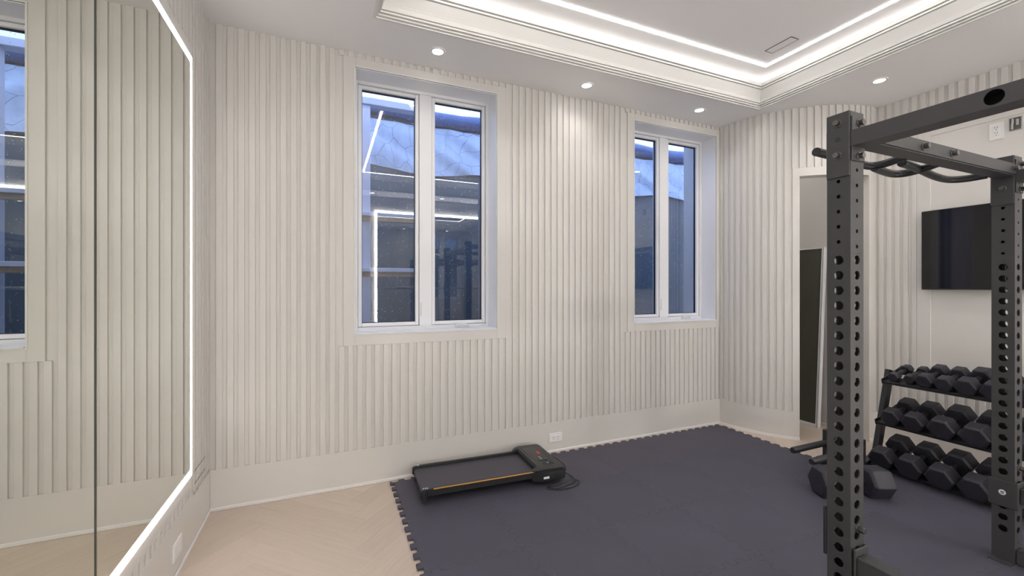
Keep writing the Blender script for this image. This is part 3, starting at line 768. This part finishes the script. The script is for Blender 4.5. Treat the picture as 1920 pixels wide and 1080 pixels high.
# gusset plates on every upright top
for x in (0, RW):
    for y in (0, YR):
        pl = MB().box(x-0.005, x, y+0.001, y+S-0.001, ZC+0.392, RH+0.002).build('corner_plate', 'metal', rack, bevel=0.0015)
        bolt(pl, (x-0.005, y+S/2, ZC+0.585), (-1, 0, 0)); bolt(pl, (x-0.005, y+S/2, ZC+0.47), (-1, 0, 0))
        MB().tube([(x-0.0052, y+S/2, ZC+0.527), (x-0.0058, y+S/2, ZC+0.527)], 0.0085, 16).build('plate_hole', 'slot', pl)
        yy = y if y == 0 else y+S; sg = -1 if y == 0 else 1
        pl = MB().box(x+0.002, x+S-0.001, min(yy, yy+sg*0.005), max(yy, yy+sg*0.005), ZC+0.445, ZC+0.6).build('corner_plate', 'metal', rack, bevel=0.0015)
        bolt(pl, (x+S*0.55, yy+sg*0.005, ZC+0.578), (0, sg, 0)); bolt(pl, (x+S*0.55, yy+sg*0.005, ZC+0.462), (0, sg, 0))
        yb_ = y+S if y == 0 else y
        MB().box(x+0.004, x+S+0.003, min(yb_, yb_-sg*0.005), max(yb_, yb_-sg*0.005), ZC+0.40, ZC+0.565).build('corner_plate', 'metal', rack, bevel=0.0015)
# multi-grip pull-up handles behind the far cross beam
def handle(pts):
    MB().tube(spline([(x-RX, y-RY, ZC+z) for x, y, z in pts], 6), 0.0165, 14).build('pull_up_handle', 'metal2', rack, smooth=True)
handle([(1.735, 1.050, 0.527), (1.90, 1.062, 0.527), (2.06, 1.078, 0.527), (2.145, 1.075, 0.525), (2.158, 1.03, 0.525), (2.135, 0.955, 0.530)])
handle([(2.20, 1.088, 0.527), (2.30, 1.104, 0.526), (2.39, 1.108, 0.525), (2.425, 1.075, 0.525), (2.405, 1.01, 0.525), (2.385, 0.955, 0.530)])
handle([(2.22, 1.000, 0.527), (2.40, 1.022, 0.527), (2.62, 1.056, 0.526), (2.76, 1.060, 0.525), (2.815, 1.015, 0.525), (2.84, 0.955, 0.530)])
# base runners and rear base beam, feet
for x in (0.0, RW):
    beam('base_runner', x+0.004, x+S-0.004, YR+S, 0.0, 0.0135, 0.08)
    for y in (0, YR): MB().box(x-0.04, x+S+0.04, y-0.001, y+S+0.001, 0.0125, 0.0195).build('foot_plate', 'metal', rack, bevel=0.001)
beam('base_beam', S, RW, YR+0.004, YR+S-0.004, 0.0135, 0.08)
# safety arms: bracket that wraps the far upright and a tube running to the near upright
for x in (0.0, RW):
    br = MB()
    br.box(x-0.007, x-0.001, -0.012, S+0.010, 0.268, 0.392)
    br.box(x+S+0.001, x+S+0.007, -0.012, S+0.010, 0.268, 0.392)
    br.box(x-0.001, x+S+0.001, -0.012, -0.005, 0.268, 0.392)
    if x == 0.0:
        br = MB(); br.box(x+0.006, x+S+0.006, -0.012, -0.004, 0.245, 0.392)
        br.box(x+S+0.001, x+S+0.006, -0.012, S+0.01, 0.245, 0.392)
    bo = br.build('safety_bracket', 'metal', rack, bevel=0.002)
    ar = MB().box(x+0.012, x+S-0.012, YR+S+0.012, -0.012, 0.300, 0.368).build('safety_bar', 'metal', rack, bevel=0.003)
    if x == RW:
        st = MB().tube([(x-0.0072, S*0.50, 0.335), (x-0.0078, S*0.50, 0.335)], 0.0125, 24).build('round_sticker', 'paper', bo)
        MB().box(x-0.0082, x-0.0077, S*0.50-0.006, S*0.50+0.006, 0.336, 0.340).build('sticker_print', 'ink', st)
        MB().box(x-0.0082, x-0.0077, S*0.50-0.005, S*0.50+0.005, 0.329, 0.333).build('sticker_print', 'ink', st)
        MB().tube(spline([(x+S-0.01, -0.012, 0.378), (x+S-0.01, -0.06, 0.380), (x+S-0.012, -0.075, 0.345), (x+S-0.012, -0.06, 0.30), (x+S-0.01, -0.012, 0.29)], 5), 0.009, 10).build('hook_loop', 'metal', bo, smooth=True)
    bolt(rack, (x+S*0.55, 0.0, 0.455), (0, -1, 0), r=0.011, l=0.02)
MB().box(-0.004, 0.022, S+0.001, S+0.012, 0.33, 0.505).build('hook_plate', 'metal2', rack, bevel=0.002)
# J-hooks carrying the bar on the near uprights
for x in (0.0, RW):
    mb = MB(); yn = YR
    mb.box(x-0.006, x+S+0.006, yn-0.008, yn-0.001, ZC-0.10, ZC+0.05); mb.box(x+0.012, x+S-0.012, yn-0.07, yn-0.008, ZC-0.035, ZC-0.018); mb.box(x+0.012, x+S-0.012, yn-0.076, yn-0.070, ZC-0.035, ZC+0.03)
    mb.build('bar_hook', 'metal2', rack, bevel=0.002)
t = thing('barbell', 'steel barbell resting on the near rack hooks behind the camera', 'barbell', (RX+RW/2+S/2-0.30, RY+YR-0.040, ZC-0.003))
MB().tube([(-0.655, 0, 0), (0.655, 0, 0)], 0.0145, 16).build('shaft', 'steel', t, smooth=True)
for sg in (-1, 1):
    MB().tube([(sg*0.655, 0, 0), (sg*0.672, 0, 0)], 0.036, 20).build('collar', 'steel', t, smooth=True)
    MB().tube([(sg*0.672, 0, 0), (sg*1.09, 0, 0)], 0.025, 20).build('sleeve', 'steel', t, smooth=True)

# ------------------------------------------------------------------ dumbbells
def hex_ring(mb, x, r):
    o = len(mb.v); mb.v += [(x, r*math.cos(R(60*k)), r*math.sin(R(60*k))) for k in range(6)]; return o
def head_mesh(D, T):
    rr = D/2; mb = MB(); st = [(-T/2, rr*0.86), (-T/2+T*0.10, rr), (T/2-T*0.10, rr), (T/2, rr*0.84)]
    rings = [hex_ring(mb, x, r) for x, r in st]
    for a, b in zip(rings[:-1], rings[1:]):
        for k in range(6): mb.f.append((a+k, a+(k+1) % 6, b+(k+1) % 6, b+k))
    mb.f += [tuple(rings[0]+k for k in range(6))[::-1], tuple(rings[-1]+k for k in range(6))]
    o = mb.build('head', 'rubber', bevel=D*0.014, seg=2, smooth=True); me = o.data; bpy.data.objects.remove(o); return me
def handle_mesh(D, Lh):
    r = 0.0125+D*0.03; mb = MB()
    xs = [-1, -0.85, -0.5, 0, 0.5, 0.85, 1]; k = [0.85, 0.9, 1.05, 1.15, 1.05, 0.9, 0.85]
    mb.tube([(x*Lh/2, 0, 0) for x in xs], [r*q for q in k], 14)
    o = mb.build('handle', 'grip', smooth=True); me = o.data; bpy.data.objects.remove(o); return me
_db = {}
def dumbbell(D, T, Lh, mtx, label, group):
    key = (D, T, Lh)
    if key not in _db: _db[key] = (head_mesh(D, T), handle_mesh(D, Lh+0.02))
    hm, nm = _db[key]
    t = thing('dumbbell', label, 'dumbbell', group=group); t.matrix_world = mtx
    a = share('head', hm, t, (-(Lh+T)/2, 0, 0)); b = share('head', hm, t, ((Lh+T)/2, 0, 0), math.pi); share('handle', nm, t, (0, 0, 0))
    return t

# ------------------------------------------------------------------ dumbbell rack
TILT = 15.0
DX, DY, DL = 3.655, 1.225, 1.23      # foot line, middle and length
dr = thing('dumbbell_rack', 'black three-tier dumbbell rack with slanted posts by the right wall', 'dumbbell rack', (DX, DY, 0.0), -2.0)
lean = R(TILT)
for sg in (-1, 1):
    y = sg*(DL/2-0.02)
    m4 = Matrix.Translation((0.095, y, 0.35)) @ Matrix.Rotation(lean, 4, 'Y')
    MB().obox(m4, 0.062, 0.032, 0.70).build('post', 'metal2', dr, bevel=0.003)
    MB().box(-0.16, 0.30, y-0.022, y+0.022, 0.0125, 0.052).build('foot', 'metal2', dr, bevel=0.003)
    MB().box(-0.165, -0.155, y-0.024, y+0.024, 0.0127, 0.054).build('end_cap', 'rubber', dr)
SHELF = [(0.075, 0.0), (0.365, 0.0), (0.652, 0.0)]
def shelf_frame(z):
    xc = math.tan(lean)*z+0.003
    return Matrix.Translation((xc, 0, z)) @ Matrix.Rotation(-lean, 4, 'Y')   # local +x runs up and back
for z, _ in SHELF:
    mf = shelf_frame(z)
    def lb2(mb): mb.v = [tuple(mf @ Vector(v)) for v in mb.v]; return mb
    sh_ = lb2(MB().box(-0.120, -0.030, -DL/2+0.045, DL/2-0.045, -0.006, 0.0)).build('front_rail', 'metal2', dr, bevel=0.001)
    lb2(MB().box(-0.126, -0.120, -DL/2+0.045, DL/2-0.045, -0.020, -0.0005)).build('rail_lip', 'metal2', sh_, bevel=0.001)
    sh2 = lb2(MB().box(0.045, 0.125, -DL/2+0.045, DL/2-0.045, -0.006, 0.0)).build('rear_rail', 'metal2', dr, bevel=0.001)
    lb2(MB().box(0.125, 0.131, -DL/2+0.045, DL/2-0.045, -0.020, -0.0005)).build('rail_lip', 'metal2', sh2, bevel=0.001)
    for sg in (-1, 1):
        y = sg*(DL/2-0.040)
        lb2(MB().prism([(-0.13, -0.02), (0.135, -0.02), (0.135, 0.030), (-0.02, 0.018), (-0.13, 0.016)], -0.003, 0.003, Matrix.Translation((0, y, 0)) @ Matrix.Rotation(R(90), 4, 'X'))).build('end_bracket', 'metal2', dr)
bpy.context.view_layer.update()
ORD = ['first', 'second', 'third', 'fourth', 'fifth', 'sixth', 'seventh', 'eighth', 'ninth', 'tenth']
rows = [  # shelf index, name, list of (world Y, D, T, Lh)
    (2, 'top', [(1.742, 0.068, 0.052, 0.105), (1.648, 0.072, 0.054, 0.105), (1.558, 0.100, 0.070, 0.110), (1.455, 0.102, 0.072, 0.110), (1.345, 0.118, 0.080, 0.110), (1.225, 0.118, 0.080, 0.110), (1.100, 0.122, 0.084, 0.110), (0.974, 0.124, 0.084, 0.110), (0.848, 0.124, 0.084, 0.110), (0.722, 0.124, 0.084, 0.110)]),
    (1, 'middle', [(1.705, 0.124, 0.085, 0.112), (1.575, 0.130, 0.090, 0.112), (1.425, 0.146, 0.095, 0.112), (1.265, 0.150, 0.098, 0.112), (1.105, 0.152, 0.098, 0.112), (0.945, 0.154, 0.098, 0.112), (0.785, 0.155, 0.098, 0.112)]),
    (0, 'bottom', [(1.715, 0.152, 0.100, 0.114), (1.555, 0.154, 0.102, 0.114), (1.395, 0.155, 0.104, 0.114), (1.235, 0.156, 0.106, 0.114), (1.075, 0.157, 0.108, 0.114), (0.915, 0.158, 0.108, 0.114), (0.755, 0.158, 0.108, 0.114)])]
for si, nm, lst in rows:
    z = SHELF[si][0]; mf = dr.matrix_world @ shelf_frame(z)
    for k, (yw, D, T_, Lh) in enumerate(lst):
        yl = yw-DY
        mtx = mf @ Matrix.Translation((0.0, yl, D/2*math.cos(R(30))+0.0005))
        if k == 0: lab = 'black hex dumbbell at the alcove end of the rack %s shelf' % nm
        else: lab = 'black hex dumbbell, %s from the alcove end of the rack %s shelf' % (ORD[k], nm)
        dumbbell(D, T_, Lh, mtx, lab, 'hex dumbbells on the rack')
mtx = Matrix.Translation((2.985, 1.60, 0.0125+0.098*math.cos(R(30)))) @ Matrix.Rotation(R(-24), 4, 'Z')
dumbbell(0.196, 0.135, 0.155, mtx, 'large black hex dumbbell lying on the mat behind the rack upright', None)

# ------------------------------------------------------------------ plate stand with two pegs
t = thing('plate_stand', 'low black stand with two plate pegs beside the alcove opening', 'weight stand', (3.36, 1.85, 0.0125))
MB().box(-0.02, 0.02, -0.13, 0.13, 0.05, 0.25).build('plate', 'metal2', t, bevel=0.004)
MB().box(-0.06, 0.10, -0.15, -0.11, 0.0, 0.05).build('foot', 'metal2', t, bevel=0.004)
MB().box(-0.06, 0.10, 0.11, 0.15, 0.0, 0.05).build('foot', 'metal2', t, bevel=0.004)
for yy, xe in ((0.085, -0.42), (-0.09, -0.50)):
    pg = MB().tube([(-0.02, yy, 0.168), (xe+0.006, yy, 0.168), (xe, yy, 0.168)], [0.0215, 0.0215, 0.018], 20).build('peg', 'metal2', t, smooth=True)
    MB().tube([(-0.02, yy, 0.168), (-0.03, yy, 0.168)], 0.034, 20).build('peg_flange', 'metal2', pg, smooth=True)
MB().tube([(0.02, -0.06, 0.19), (0.055, -0.06, 0.19)], [0.012, 0.016], 14).build('knob', 'metal2', t, smooth=True)
